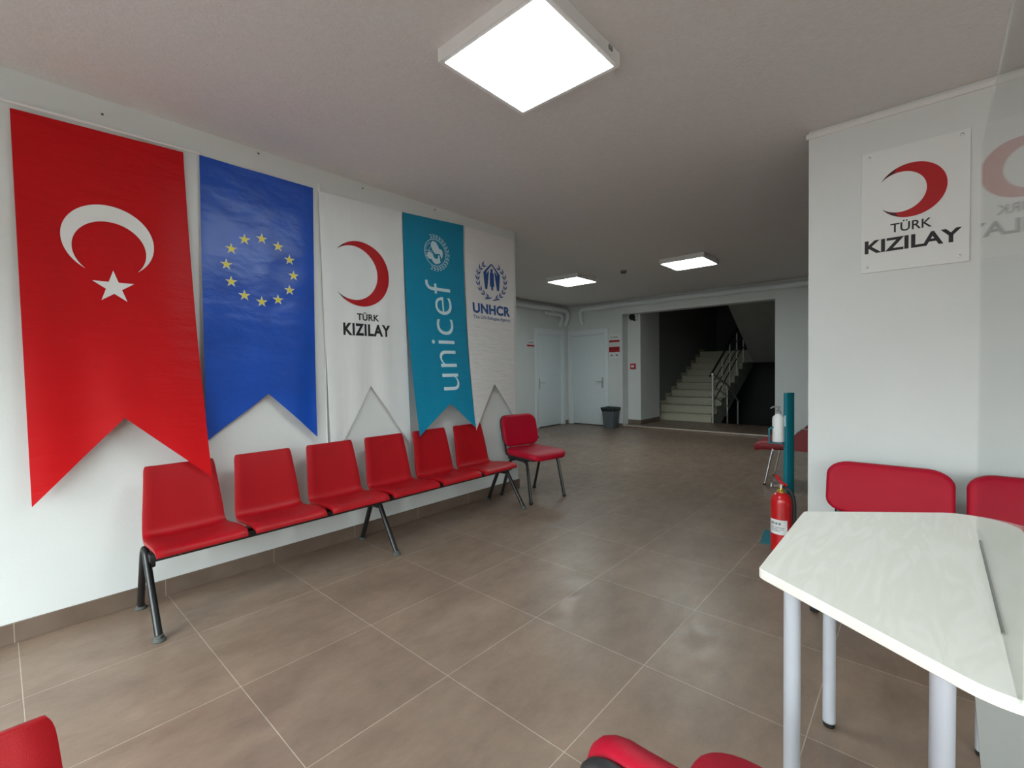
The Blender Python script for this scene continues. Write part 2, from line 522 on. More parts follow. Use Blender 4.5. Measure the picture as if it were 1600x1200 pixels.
# far left wall with the first door opening, built along Y
D1 = (7.80, 8.90); D1T = 2.20
mb = MB()
mb.box(BX - 0.2, BX, YE - 0.2, D1[0], 0, ZC); mb.box(BX - 0.2, BX, D1[1], BY + 0.25, 0, ZC)
mb.box(BX - 0.2, BX, D1[0], D1[1], D1T, ZC)
struct('wall_left_far', mb, M_WALL)
D2 = (-6.262, -5.178); D2T = 2.19
mb = MB()
wall_with_holes(BX, XR + 0.2, 0, ZC, [(D2[0], D2[1], -1, D2T), (XO0, XO1, -1, ZO)], BY, BY + 0.25, mb)
struct('wall_back', mb, M_WALL)
mb = MB(); mb.box(XP, XR, YP, YP + 0.22, 0, ZC); struct('wall_right', mb, M_WALL)
mb = MB(); mb.box(XR, XR + 0.2, YR - 0.2, BY, 0, ZC); struct('wall_right_end', mb, M_WALL)
mb = MB(); wall_with_holes(XW, XR, 0, ZC, WINS, YR - 0.2, YR, mb); struct('wall_rear', mb, M_WALL)
for i, (x0, x1, z0, z1) in enumerate(WINS):
    mb = MB(); f_ = 0.06
    for bx in ((x0, x0 + f_, z0, z1), (x1 - f_, x1, z0, z1), (x0, x1, z0, z0 + f_), (x0, x1, z1 - f_, z1), ((x0 + x1) / 2 - 0.03, (x0 + x1) / 2 + 0.03, z0, z1)):
        mb.box(bx[0], bx[1], YR - 0.13, YR - 0.07, bx[2], bx[3])
    o = struct('window_%d' % (i + 1), mb, M_WHITE)  # unseen frames; the last one sits in the added opening
# pilaster beside the stairs
mb = MB(); mb.box(XO0, -4.543, BY + 0.25, 10.26, 0.06, ZC); struct('pillar', mb, M_WALL)
# skirtings
mb = MB(); mb.box(XW, XW + 0.011, YR, YE + 0.011, 0, 0.098, bevel=0.002); struct('baseboard_left', mb, M_SKIRT)
mb = MB(); mb.box(BX, BX + 0.011, YE, D1[0] - 0.001, 0, 0.09); mb.box(BX, BX + 0.011, D1[1] + 0.001, BY, 0, 0.09); struct('baseboard_left_far', mb, M_SKIRT)
mb = MB(); mb.box(D2[1] + 0.001, XO0, BY - 0.011, BY, 0, 0.09); mb.box(XO1, XR, BY - 0.011, BY, 0, 0.09); struct('baseboard_back', mb, M_SKIRT)
mb = MB(); mb.box(XO0, -4.532, BY + 0.239, BY + 0.25, 0.06, 0.16); mb.box(-4.543, -4.532, BY + 0.25, 10.26, 0.06, 0.16); struct('baseboard_pillar', mb, M_SKIRT)
mb = MB(); mb.box(XP - 0.011, XR, YP - 0.011, YP, 0, 0.09); mb.box(XP - 0.011, XP, YP, YP + 0.22, 0, 0.09); struct('baseboard_right', mb, M_SKIRT)
# cable trunking along the top of the right wall
mb = MB(); mb.box(XP - 0.014, XR, YP - 0.013, YP, 2.716, 2.746, bevel=0.003); struct('trim_2', mb, M_PLASTIC)

# stairwell shell
mb = MB()
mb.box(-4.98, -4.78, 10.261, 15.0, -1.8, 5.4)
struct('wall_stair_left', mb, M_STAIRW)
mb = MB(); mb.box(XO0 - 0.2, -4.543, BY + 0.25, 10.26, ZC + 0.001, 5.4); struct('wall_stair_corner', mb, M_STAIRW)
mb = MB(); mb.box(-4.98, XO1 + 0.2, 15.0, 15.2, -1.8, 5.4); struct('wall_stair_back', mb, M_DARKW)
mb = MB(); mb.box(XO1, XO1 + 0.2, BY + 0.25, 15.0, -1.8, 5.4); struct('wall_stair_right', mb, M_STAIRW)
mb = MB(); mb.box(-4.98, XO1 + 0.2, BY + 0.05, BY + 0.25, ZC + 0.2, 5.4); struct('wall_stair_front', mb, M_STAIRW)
mb = MB(); mb.box(-4.98, XO1 + 0.2, BY + 0.05, 15.2, 5.4, 5.5); struct('ceiling_stairwell', mb, M_CEIL)
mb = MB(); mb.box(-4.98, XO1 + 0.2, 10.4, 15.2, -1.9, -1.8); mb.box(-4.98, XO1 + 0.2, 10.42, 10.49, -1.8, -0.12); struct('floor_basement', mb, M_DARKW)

# ------------------------------------------------------------------ doors
mb = MB(); mb.box(BX - 0.19, BX - 0.11, D1[0], D1[1], 0, D1T); struct('wall_behind_door_left', mb, M_DARKW)
mb = MB(); mb.box(D2[0], D2[1], BY + 0.11, BY + 0.19, 0, D2T); struct('wall_behind_door_back', mb, M_DARKW)
def door(name, to, ang, wd, ht, handle_side):
    """local: x along the wall 0..wd, y out of the wall towards the room is negative"""
    R_ = bpy.data.objects.new(name, None); COL.objects.link(R_)
    R_.matrix_basis = Matrix.Translation(Vector(to)) @ Matrix.Rotation(ang, 4, 'Z')
    R_['kind'] = 'structure'
    f_ = 0.105
    mb = MB()
    mb.box(0.002, f_, -0.022, 0.10, 0.004, ht - 0.002, bevel=0.004); mb.box(wd - f_, wd - 0.002, -0.022, 0.10, 0.004, ht - 0.002, bevel=0.004)
    mb.box(f_, wd - f_, -0.022, 0.10, ht - f_, ht - 0.002, bevel=0.004)
    mb.box(f_ - 0.02, f_ + 0.012, 0.0, 0.05, 0.004, ht - f_); mb.box(wd - f_ - 0.012, wd - f_ + 0.02, 0.0, 0.05, 0.004, ht - f_)
    mb.box(f_, wd - f_, 0.0, 0.05, ht - f_ - 0.03, ht - f_)
    link('door_frame', mb, M_WHITE, R_, 30)
    mb = MB(); mb.box(f_ + 0.014, wd - f_ - 0.014, 0.012, 0.052, 0.022, ht - f_ - 0.034, bevel=0.002)
    p_ = link('door_panel', mb, M_DOOR, R_, 30)
    hx_ = f_ + 0.065 if handle_side < 0 else wd - f_ - 0.065
    sg = 1 if handle_side < 0 else -1
    mb = MB()
    mb.box(hx_ - 0.02, hx_ + 0.02, 0.004, 0.013, 0.86, 1.09, bevel=0.003)
    mb.tube([(hx_, 0.006, 1.0), (hx_, -0.045, 1.0), (hx_ + sg * 0.01, -0.05, 1.0), (hx_ + sg * 0.12, -0.05, 1.0)], 0.009, 10)
    mb.lathe([(0.006, 0), (0.008, 0.004), (0.006, 0.008)], (hx_, 0.002, 0.91), 10, axis='y')
    link('door_handle', mb, M_STEEL, p_)
    return R_


door('door_1', (BX, D1[0], 0), math.radians(90), D1[1] - D1[0], D1T, -1)
door('door_2', (D2[0], BY, 0), 0.0, D2[1] - D2[0], D2T, 1)

# ------------------------------------------------------------------ staircase
RZ, TR, Y0S = 0.1675, 0.34, 10.5
XS0, XS1 = -4.78, -3.46
st = thing('staircase', 'pale stone staircase with steel railings rising to a dark landing behind the wide opening', 'staircase', (-4.1, Y0S, 0.06))
for k in range(10):
    y = Y0S + TR * k; z = 0.06 + RZ * (k + 1)
    mb = MB()
    mb.box(XS0 + 0.001, XS1, y, y + TR, z - RZ - (0.0 if k == 0 else 0.06), z - 0.03)
    mb.box(XS0 + 0.001, XS1 + 0.015, y - 0.022, y + TR, z - 0.03, z, bevel=0.006)
    link('step', mb, M_STONE, st, 30, root=st)
mb = MB()
for k in range(10):
    y = Y0S + TR * k; z = 0.06 + RZ * (k + 1)
    mb.box(XS0, XS0 + 0.012, y - 0.03, y + TR, z, z + 0.085)
link('skirting', mb, M_STONE, st, 0, root=st)
mb = MB()
P = [(Y0S + 0.012, 0.058)]
for k in range(10):
    P += [(Y0S + TR * k + 0.012, 0.06 + RZ * (k + 1) - 0.036), (Y0S + TR * (k + 1) + 0.012, 0.06 + RZ * (k + 1) - 0.036)]
P += [(Y0S + 3.4, 1.30), (12.2, 0.48), (11.0, -0.1), (Y0S + 0.012, -0.3)]
mb.prism(P, lambda y, z: (XS0 + 0.02, y, z), lambda y, z: (XS1 - 0.003, y, z)); link('stringer', mb, M_CONC, st, 0, root=st)
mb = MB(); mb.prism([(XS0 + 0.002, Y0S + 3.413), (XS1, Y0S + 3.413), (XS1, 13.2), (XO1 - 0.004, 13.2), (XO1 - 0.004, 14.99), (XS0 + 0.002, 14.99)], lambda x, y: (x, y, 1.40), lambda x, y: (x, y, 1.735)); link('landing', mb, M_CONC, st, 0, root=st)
mb = MB()
P = [(13.2, 1.40), (9.32, 1.38 + 0.607 * 3.88), (9.32, 1.38 + 0.607 * 3.88 + 0.3), (13.2, 1.735)]
mb.prism(P, lambda y, z: (-3.28, y, z), lambda y, z: (XO1 - 0.004, y, z)); link('flight_slab', mb, M_CONC, st, 0, root=st)

rl = st
XB = -3.40
hz = lambda y: 1.13 - 0.27 * max(0, min(y - 10.42, 1.0)) - 0.50 * max(0, y - 11.42)
for y, zb in ((10.42, 0.06), (11.42, -0.22), (12.25, -0.6)):
    mb = MB(); mb.tube([(XB, y, zb), (XB, y, hz(y))], 0.019, 12); link('post', mb, M_SATIN, rl, root=rl)
mb = MB(); mb.tube([(XB, 10.38, hz(10.38))] + [(XB, 10.42 + 0.1 * i, hz(10.42 + 0.1 * i)) for i in range(20)], 0.024, 12); link('handrail', mb, M_SATIN, rl, root=rl)
for dz in (0.26, 0.50, 0.74):
    mb = MB(); mb.tube([(XB, 10.43, hz(10.42) - dz * 0.93), (XB, 11.41, hz(11.42) - dz)], 0.012, 10); link('bar', mb, M_SATIN, rl, root=rl)
r2 = st
uh = lambda y: 1.22 + 0.56 * (y - 10.79)
XU = -3.50
mb = MB(); mb.tube([(XU, 10.55, uh(10.55)), (XU, 13.4, uh(13.4))], 0.022, 12); link('handrail', mb, M_BLACK, r2, root=r2)
for i, y in enumerate((10.79, 11.38, 11.95, 12.53, 13.1)):
    k = int((y - Y0S) / TR); zb = 0.06 + RZ * (k + 1) - 0.002
    mb = MB(); mb.tube([(XU, y, zb), (XU, y, uh(y))], 0.017, 10); link('baluster', mb, M_SATIN, r2, root=r2)
for dz in (0.25, 0.48, 0.70):
    mb = MB(); mb.tube([(XU, 10.79, uh(10.79) - dz), (XU, 13.1, uh(13.1) - dz)], 0.011, 8); link('bar', mb, M_BLACK, r2, root=r2)

# ------------------------------------------------------------------ ceiling lamps
def lamp(x, y, label):
    t = thing('ceiling_lamp', label, 'ceiling lamp', (x, y, ZC), 0, 'square panel lamps on the ceiling')
    mb = MB(); b_ = 0.30; zt = ZC - 0.0005; zb = ZC - 0.062
    for q in ((-b_, b_, -b_, -b_ + 0.022), (-b_, b_, b_ - 0.022, b_), (-b_, -b_ + 0.022, -b_ + 0.022, b_ - 0.022), (b_ - 0.022, b_, -b_ + 0.022, b_ - 0.022)):
        mb.box(x + q[0], x + q[1], y + q[2], y + q[3], zb, zt, bevel=0.0)
    mb.box(x - b_ + 0.022, x + b_ - 0.022, y - b_ + 0.022, y + b_ - 0.022, zt - 0.012, zt)
    link('frame', mb, M_PLASTIC, t, 0, root=t)
    mb = MB(); mb.box(x - 0.277, x + 0.277, y - 0.277, y + 0.277, zb - 0.002, zb + 0.012, bevel=0.004); link('diffuser', mb, M_LAMP, t, 0, root=t)
    for sx, sy in ((-1, -0.7), (-1, 0.7), (1, 0.7), (1, -0.7)):
        mb = MB(); mb.box(x + sx * b_ - 0.006, x + sx * b_ + 0.006, y + sy * b_ - 0.015, y + sy * b_ + 0.015, zt - 0.03, zt - 0.012); link('clip', mb, M_GREYP, t, 0, root=t)
    return t


lamp(-1.37, 1.70, 'large square lit panel lamp nearest the row of banners, at the picture top')
lamp(-4.25, 6.28, 'square lit panel lamp above the two white doors')
lamp(-2.39, 6.38, 'square lit panel lamp in front of the stair opening')

# smoke detector
t = thing('smoke_detector', 'small dark round smoke detector between the two far ceiling lamps', 'smoke detector', (-3.36, 6.34, ZC))
mb = MB(); mb.lathe([(0.045, -0.001), (0.05, -0.012), (0.05, -0.02)], (-3.36, 6.34, ZC), 20); link('base', mb, M_PGREY, t, root=t)
mb = MB(); mb.lathe([(0.043, -0.019), (0.045, -0.035), (0.03, -0.048), (0.005, -0.05)], (-3.36, 6.34, ZC), 20); link('sensor', mb, M_DARKHOLE, t, root=t)

# pipes
def pipe(label, pts, r, collars=()):
    t = thing('ceiling_pipe', label, 'pipe', pts[0])
    path = [Vector(pts[0])]
    for i in range(1, len(pts) - 1):
        a_, b_, c_ = Vector(pts[i - 1]), Vector(pts[i]), Vector(pts[i + 1])
        q = 0.11
        path += bez(b_ + (a_ - b_).normalized() * q, b_, b_ + (c_ - b_).normalized() * q, 6)
    path.append(Vector(pts[-1]))
    mb = MB(); mb.tube(path, r, 16); link('pipe_run', mb, M_WHITE, t, root=t)
    for c_ in collars:
        mb = MB(); mb.tube([c_[0], c_[1]], r * 1.28, 18); link('collar', mb, M_WHITE, t, root=t)
    return t


pipe('white ceiling pipe running above the left far door, turning down in the corner', [(BX + 0.08, YE + 0.001, 2.645), (BX + 0.08, 8.62, 2.645), (BX + 0.08, 8.94, 2.645), (BX + 0.08, 8.94, 2.42), (BX - 0.0, 8.94, 2.33)], 0.055, [((BX + 0.08, 8.3, 2.645), (BX + 0.08, 8.4, 2.645))])
pipe('short white pipe elbow below the larger pipe, in the door corner', [(BX + 0.09, 8.10, 2.535), (BX + 0.09, 8.72, 2.535), (BX + 0.09, 8.72, 2.40), (BX - 0.0, 8.72, 2.31)], 0.04)
pipe('long white ceiling pipe running above the stair opening', [(XR, BY - 0.075, 2.655), (-5.66, BY - 0.075, 2.655), (-5.85, BY - 0.075, 2.655), (-5.85, BY - 0.075, 2.40), (-5.85, BY + 0.0, 2.32)], 0.052, [((-4.98, BY - 0.075, 2.655), (-4.86, BY - 0.075, 2.655))])

# ------------------------------------------------------------------ security camera, alarm, door signs
t = thing('security_camera', 'black dome security camera high on the pillar beside the stairs', 'camera', (-4.70, BY + 0.25, 2.40))
mb = MB(); mb.box(-4.77, -4.60, 9.262, 9.2995, 2.32, 2.455, bevel=0.01); link('base', mb, M_PLASTIC, t, root=t)
mb = MB(); mb.lathe([(0.002, -0.085), (0.04, -0.075), (0.062, -0.045), (0.07, 0.0)], (-4.71, 9.262, 2.40), 20, axis='y'); link('dome', mb, M_BLACKP, t, root=t)
mb = MB(); mb.lathe([(0.004, -0.03), (0.024, -0.026), (0.026, 0.0)], (-4.655, 9.262, 2.335), 14, axis='y'); link('lens', mb, M_BLACKP, t, root=t)
t = thing('fire_alarm_button', 'square red fire alarm call point on the pillar', 'alarm', (-4.71, BY + 0.25, 1.33))
mb = MB(); mb.box(-4.77, -4.65, 9.26, 9.2995, 1.27, 1.39, bevel=0.008); link('housing', mb, M_EXT, t, root=t)
mb = MB(); mb.box(-4.745, -4.675, 9.254, 9.262, 1.305, 1.355, bevel=0.002); link('button', mb, M_PWHITE, t, root=t)

def sign_small(name, label, x0, x1, z0, z1, kind):
    if kind == 'side':
        fn = lambda a_, b_, d: (BX + d, a_, b_)
        base = (BX, (x0 + x1) / 2, z0)
    else:
        fn = lambda a_, b_, d: (a_, BY - d, b_)
        base = ((x0 + x1) / 2, BY, z0)
    t = thing(name, label, 'sign', base)
    mb = MB()
    R4 = lambda u0, u1, v0, v1: [(u0, v0), (u1, v0), (u1, v1), (u0, v1)]
    mb.prism(R4(x0, x1, z0, z1), lambda a_, b_: fn(a_, b_, 0.0005), lambda a_, b_: fn(a_, b_, 0.006), 0)
    hh = z1 - z0; ww = x1 - x0
    pf = lambda a_, b_: fn(a_, b_, 0.0066)
    mb.flat(*poly(R4(x0, x1, z0, z0 + hh * 0.26)), pf, 1)
    mb.flat(*poly(R4(x0 + ww * .30, x1 - ww * .1, z0 + hh * .52, z0 + hh * .60)), pf, 2)
    mb.flat(*poly(R4(x0 + ww * .38, x1 - ww * .18, z0 + hh * .68, z0 + hh * .75)), pf, 2)
    mb.flat(*crescent((x0 + ww * .14, z0 + hh * .62), hh * .16, (x0 + ww * .14 - hh * .05, z0 + hh * .62), hh * .12, 16), pf, 2)
    link('board', mb, [M_SIGN, M_PRED, M_PGREY], t, 0, root=t)
    return t


sign_small('door_sign', 'small white sign with red band beside the left far door', 7.535, 7.785, 1.79, 1.93, 'side')
sign_small('door_sign', 'small white sign with red band right of the far facing door', -5.155, -4.905, 1.865, 2.04, 'back')
t = thing('notice_board', 'pair of red notices with white cards below the door sign', 'notice', (-5.03, BY, 1.50))
mb = MB(); R4 = lambda u0, u1, v0, v1: [(u0, v0), (u1, v0), (u1, v1), (u0, v1)]
mb.prism(R4(-5.16, -4.905, 1.645, 1.765), lambda a_, b_: (a_, BY - 0.0005, b_), lambda a_, b_: (a_, BY - 0.008, b_), 0)
pf = lambda a_, b_: (a_, BY - 0.0088, b_)
for i in range(5):
    mb.flat(*poly(R4(-5.14 + i * .045, -5.115 + i * .045, 1.70 + .015 * (i % 2), 1.74 + .01 * (i % 2))), pf, 1)
link('header', mb, [M_PRED, M_PDRED], t, 0, root=t)
for x in (-5.158, -5.028):
    mb = MB(); mb.box(x, x + 0.12, BY - 0.01, BY - 0.0005, 1.51, 1.648, bevel=0.002)
    mb.flat(*poly(R4(x + .03, x + .09, 1.56, 1.60)), lambda a_, b_: (a_, BY - 0.0106, b_), 1)
    link('card', mb, [M_SIGN, M_PGREY], t, 0, root=t)

# waste bin
bx_, by_ = -5.03, 8.86
t = thing('waste_bin', 'grey plastic waste bin lined with a black bag by the door', 'bin', (bx_, by_, 0))
rr_ = lambda a_, z, rad=0.03: [(bx_ + sx * (a_ - rad) + rad * math.cos(q), by_ + sy * (a_ - rad) + rad * math.sin(q), z)
                              for sx, sy, q0 in ((1, 1, 0), (-1, 1, 90), (-1, -1, 180), (1, -1, 270)) for q in [math.radians(q0 + 22.5 * i) for i in range(5)]]
mb = MB(); mb.loft([rr_(0.115, 0.0), rr_(0.12, 0.01), rr_(0.15, 0.43), rr_(0.142, 0.43), rr_(0.115, 0.02)]); link('bucket', mb, M_BIN, t, root=t)
mb = MB()
secs = []
for a_, z, am in ((0.152, 0.375, 0.006), (0.162, 0.40, 0.010), (0.166, 0.435, 0.010), (0.158, 0.452, 0.006), (0.138, 0.44, 0.004), (0.13, 0.33, 0.004)):
    s_ = rr_(a_, z); secs.append([(p[0], p[1], p[2] + random.uniform(-am, am)) for p in s_])
mb.loft(secs); link('bin_bag', mb, M_BAG, t, 60, root=t)

# ------------------------------------------------------------------ banners
def banner(name, label, TL, TR_, BL, NT, BR, ob, mats, prints, waves, top_out=0.014, fm=0):
    """(Y, Z) outline of a swallow-tailed banner hanging from the left wall; ob = how far each tail stands off the wall"""
    NS, NTt = 40, 90
    ztop = lambda y: TL[1] + (TR_[1] - TL[1]) * (y - TL[0]) / (TR_[0] - TL[0])
    zlo = min(BL[1], BR[1])

    def out(y, z):
        t_ = max(0.0, min(1.0, (ztop(y) - z) / (ztop(y) - zlo)))
        yl = TL[0] + (BL[0] - TL[0]) * t_; yr = TR_[0] + (BR[0] - TR_[0]) * t_
        s_ = max(0.0, min(1.0, (y - yl) / (yr - yl)))
        o_ = top_out + (ob[0] * (1 - s_) + ob[1] * s_) * t_ ** 2.0
        for am, fq, ph, sl in waves:
            o_ += am * (0.25 + t_) * math.sin(2 * math.pi * fq * s_ + ph + sl * t_)
        o_ += 0.004 * noise.noise(Vector((y * 3.1, z * 2.3, 3.7))) * (0.3 + t_)
        return XW + max(o_, 0.006)

    def bottom(s_):
        if s_ < 0.5:
            q = s_ / 0.5; return (BL[0] + (NT[0] - BL[0]) * q, BL[1] + (NT[1] - BL[1]) * q)
        q = (s_ - 0.5) / 0.5; return (NT[0] + (BR[0] - NT[0]) * q, NT[1] + (BR[1] - NT[1]) * q)

    mb = MB(); rows = ([], [])
    for j in range(NTt + 1):
        t_ = j / NTt
        ra, rb = [], []
        for i in range(NS + 1):
            s_ = i / NS
            yt, zt = TL[0] + (TR_[0] - TL[0]) * s_, TL[1] + (TR_[1] - TL[1]) * s_
            yb, zb = bottom(s_)
            # side edges hang straight before the cut swallows the middle
            y = yt + (yb - yt) * t_; z = zt + (zb - zt) * t_
            x = out(y, z)
            ra.append(mb.bm.verts.new((x, y, z))); rb.append(mb.bm.verts.new((x - 0.0012, y, z)))
        rows[0].append(ra); rows[1].append(rb)
    for R_ in rows:
        for j in range(NTt):
            for i in range(NS):
                mb.face([R_[j][i], R_[j][i + 1], R_[j + 1][i + 1], R_[j + 1][i]], 0)
    for j in range(NTt):
        for i in (0, NS):
            mb.face([rows[0][j][i], rows[0][j + 1][i], rows[1][j + 1][i], rows[1][j][i]], 0)
    for i in range(NS):
        for j in (0, NTt):
            mb.face([rows[0][j][i], rows[0][j][i + 1], rows[1][j][i + 1], rows[1][j][i]], 0)
    for (V, Fc), mi, lift in prints:
        mb.flat(V, Fc, lambda y, z: (out(y, z) + lift, y, z), mi, cut=0.03)
    base = (XW, (TL[0] + TR_[0]) / 2, zlo)
    o = link(name, mb, mats, None, 60, loc=base)
    tag(o, label, 'banner', 'tall swallow-tailed banners on the left wall')
    return o


# red banner
pr = [(crescent((0.431, 2.006), 0.189, (0.433, 1.957), 0.151), 1, 0.0022), (star(0.440, 1.759, 0.090), 1, 0.0022)]
banner('banner', 'red banner with white crescent and star, leftmost in the row', (0.088, 2.571), (0.78, 2.596), (0.098, 0.656), (0.455, 1.058), (0.826, 0.684),
       (0.055, 0.185), [M_FRED, M_PWHITE], pr, [(0.006, 1.4, 0.4, 2.0), (0.003, 2.6, 1.2, -1.5)])
# blue banner
pr = []
for i in range(12):
    a_ = math.radians(88 - 30 * i)
    cy, cz = 1.192 + 0.205 * math.cos(a_), 1.966 + 0.208 * math.sin(a_)
    pr.append((star(cy, cz, 0.037), 2, 0.0018)); pr.append((star(cy, cz, 0.030), 1, 0.0030))
banner('banner', 'shiny blue banner with a ring of yellow stars', (0.861, 2.608), (1.555, 2.607), (0.838, 0.877), (1.202, 1.152), (1.522, 0.827),
       (0.035, 0.045), [M_FBLUE, M_PYEL, M_PWHITE], pr, [(0.007, 1.2, 2.2, 1.0), (0.004, 2.3, 0.2, 3.0)])
# white banner with red crescent
V, Fc = crescent((1.911, 2.046), 0.25, (1.850, 2.0465), 0.2058, 72)
pr = [((V, Fc[5:-5]), 1, 0.0022), ((V, Fc[:5] + Fc[-5:]), 3, 0.0022)]
pr.append((place(text2d('TÜRK', 0.025, 1.06), 1.868, 2.060, 1.687, 1.752), 2, 0.0022))
pr.append((place(text2d('KIZILAY', 0.04, 1.12), 1.752, 2.160, 1.568, 1.662), 2, 0.0022))
banner('banner', 'white banner with a red crescent above TÜRK KIZILAY lettering', (1.592, 2.594), (2.303, 2.619), (1.625, 0.60), (1.976, 1.176), (2.335, 0.66),
       (0.018, 0.016), [M_FWHITE, M_PRED, M_PBLACK, M_PDRED], pr, [(0.004, 1.5, 0.2, 0.5), (0.004, 3.1, 0.6, 0.6)], top_out=0.02)
# teal banner: the lettering reads upwards
def up(V, Fc, Y0, Y1, Z0, Z1, shear=0.0):
    return [(Y1 - v[1] * (Y1 - Y0) + shear * (v[0] - 1), Z0 + v[0] * (Z1 - Z0)) for v in V], Fc


tx = text2d('unicef', -0.010)
pr = [(up(tx[0], tx[1], 2.523, 2.803, 1.113, 2.090, -0.012), 1, 0.0022)]
EY = lambda x: 2.523 + (x - 165) * 0.000547
EZ = lambda y: 2.457 - (y - 320) * 0.000417
mom = [(350, 350), (420, 360), (460, 420), (490, 490), (540, 500), (560, 560), (555, 640), (530, 700), (510, 640), (490, 600), (430, 610), (400, 620), (370, 580), (340, 530), (310, 430)]
kid = [(240, 620), (300, 595), (350, 620), (370, 690), (400, 720), (450, 710), (465, 630), (490, 640), (500, 740), (505, 790), (450, 820), (400, 835), (350, 800), (330, 750), (260, 740), (230, 680)]
for pl in (mom, kid): pr.append((poly([(EY(x), EZ(y)) for x, y in pl]), 1, 0.0022))
gc = (2.652, 2.343)
pr.append((ring(gc[0], gc[1], 0.116, 0.122), 1, 0.0022))
for k in (-0.045, 0.005):
    pr.append((poly([(gc[0] - 0.11, gc[1] + k), (gc[0] - 0.03, gc[1] + k), (gc[0] - 0.03, gc[1] + k + 0.004), (gc[0] - 0.11, gc[1] + k + 0.004)]), 1, 0.0022))
for k in (0.05, 0.085):
    pr.append((ring(gc[0] - 0.02, gc[1], k, k + 0.004, 24, math.radians(110), math.radians(230)), 1, 0.0022))
for sg in (1, -1):
    for i in range(9):
        a_ = math.radians(108 - 13.2 * i) * sg
        for rr, da in ((0.134, 0.5), (0.158, -0.5)):
            pr.append((leaf(gc[0] + rr * math.cos(a_), gc[1] + rr * math.sin(a_), a_ + sg * (math.pi / 2 + da), 0.032, 0.011), 1, 0.0022))
    pr.append((ring(gc[0], gc[1], 0.144, 0.147, 24, math.radians(5) * sg, math.radians(105) * sg), 1, 0.0022))
banner('banner', 'teal banner with white unicef lettering reading upwards', (2.316, 2.622), (3.002, 2.664), (2.306, 0.748), (2.686, 0.993), (2.954, 0.756),
       (0.180, 0.178), [M_FTEAL, M_PCYAN], pr, [(0.004, 1.3, 0.9, 1.0), (0.002, 2.7, 2.0, 1.0)])
# white banner with blue emblem
def hm(x, y): return (3.129 + (x - 165) * 0.000924, 2.361 - (y - 220) * 0.000643)


pr = []
hl = [(300, 372), (424, 220), (434, 236), (352, 352), (344, 400), (378, 335), (388, 345), (374, 480), (352, 632), (320, 632), (306, 490)]
pr.append((poly([hm(x, y) for x, y in hl]), 1, 0.0022)); pr.append((poly([hm(862 - x, y) for x, y in hl][::-1]), 1, 0.0022))
c_ = hm(431, 325); pr.append((disc(c_[0], c_[1], 0.020, 0.017), 1, 0.0022))
pr.append((poly([hm(x, y) for x, y in [(400, 375), (418, 350), (444, 350), (464, 375), (466, 575), (448, 580), (446, 635), (418, 635), (416, 580), (398, 575)]]), 1, 0.0022))
cc = hm(428, 490)
for sg in (1, -1):
    for i in range(8):
        a_ = math.radians(-68 + 18 * i)
        for rr, da in ((0.185, 0.42), (0.222, -0.42)):
            pr.append((leaf(cc[0] + sg * rr * math.cos(a_), cc[1] + rr * 0.86 * math.sin(a_), (a_ + math.pi / 2 + da) if sg > 0 else math.pi - (a_ + math.pi / 2 + da), 0.060, 0.019), 1, 0.0022))
    V, Fc = ring(0, 0, 0.200, 0.205, 24, math.radians(-78), math.radians(60))
    pr.append(((([(cc[0] + sg * p[0], cc[1] + 0.86 * p[1]) for p in V]), Fc), 1, 0.0022))
    pr.append((leaf(cc[0] + sg * 0.06, cc[1] - 0.182, math.pi - sg * 0.25 if sg < 0 else -0.25 + 0.5, 0.13, 0.016), 1, 0.0022))
pr.append((place(text2d('UNHCR', 0.04, 1.05), 3.082, 3.640, 1.845, 1.946), 1, 0.0022))
pr.append((place(text2d('The UN Refugee Agency', 0.006), 3.084, 3.646, 1.782, 1.826), 1, 0.0022))
banner('banner', 'white banner with a blue wreath emblem and UNHCR lettering', (3.019, 2.661), (3.718, 2.668), (2.962, 0.728), (3.339, 1.147), (3.700, 0.74),
       (0.172, 0.012), [M_FWHITE2, M_PBLUE], pr, [(0.003, 1.3, 0.3, 1.0)])

# white rod carrying the red banner
mb = MB(); mb.tube([(XW + 0.016, 0.055, 2.600), (XW + 0.016, 0.866, 2.617)], 0.008, 8)
tag(link('hanging_rod', mb, M_PLASTIC, None, loc=(XW, 0.46, 2.60)), 'thin white rod along the top of the red banner', 'rod')
# wall plugs above the banners
for y, z, lb in ((0.426, 2.68, 'small dark wall plug above the red banner'), (1.201, 2.735, 'small dark wall plug above the blue banner'),
                 (1.958, 2.722, 'small dark wall plug above the white crescent banner'), (2.674, 2.735, 'small dark wall plug above the teal banner')):
    mb = MB(); mb.lathe([(0.006, -0.001), (0.006, 0.004), (0.003, 0.005)], (XW, y, z), 10, axis='x')
    tag(link('wall_plug', mb, M_DARKHOLE, None, loc=(XW, y, z)), lb, 'wall plug', 'wall plugs above the banners')
# small junction box under the white crescent banner
t = thing('junction_box', 'pale wall box half hidden behind the white crescent banner', 'wall box', (XW, 1.70, 1.28))
mb = MB(); mb.box(XW + 0.0005, XW + 0.022, 1.630, 1.79, 1.285, 1.46, bevel=0.004); link('cover', mb, M_GREYP, t, root=t)
mb = MB(); mb.tube([(XW + 0.006, 1.604, 2.66), (XW + 0.006, 1.618, 1.6), (XW + 0.006, 1.612, 0.60)], 0.006, 8); link('cable', mb, M_PLASTIC, t, root=t)

# ------------------------------------------------------------------ beam bench
def rrect(hw, ht, r, n=4):
    r = min(r, hw, ht); P = []
    for sx, sy, q0 in ((1, 1, 0), (-1, 1, 90), (-1, -1, 180), (1, -1, 270)):
        for i in range(n + 1):
            q = math.radians(q0 + 90 * i / n); P.append((sx * (hw - r) + r * math.cos(q), sy * (ht - r) + r * math.sin(q)))
    return P


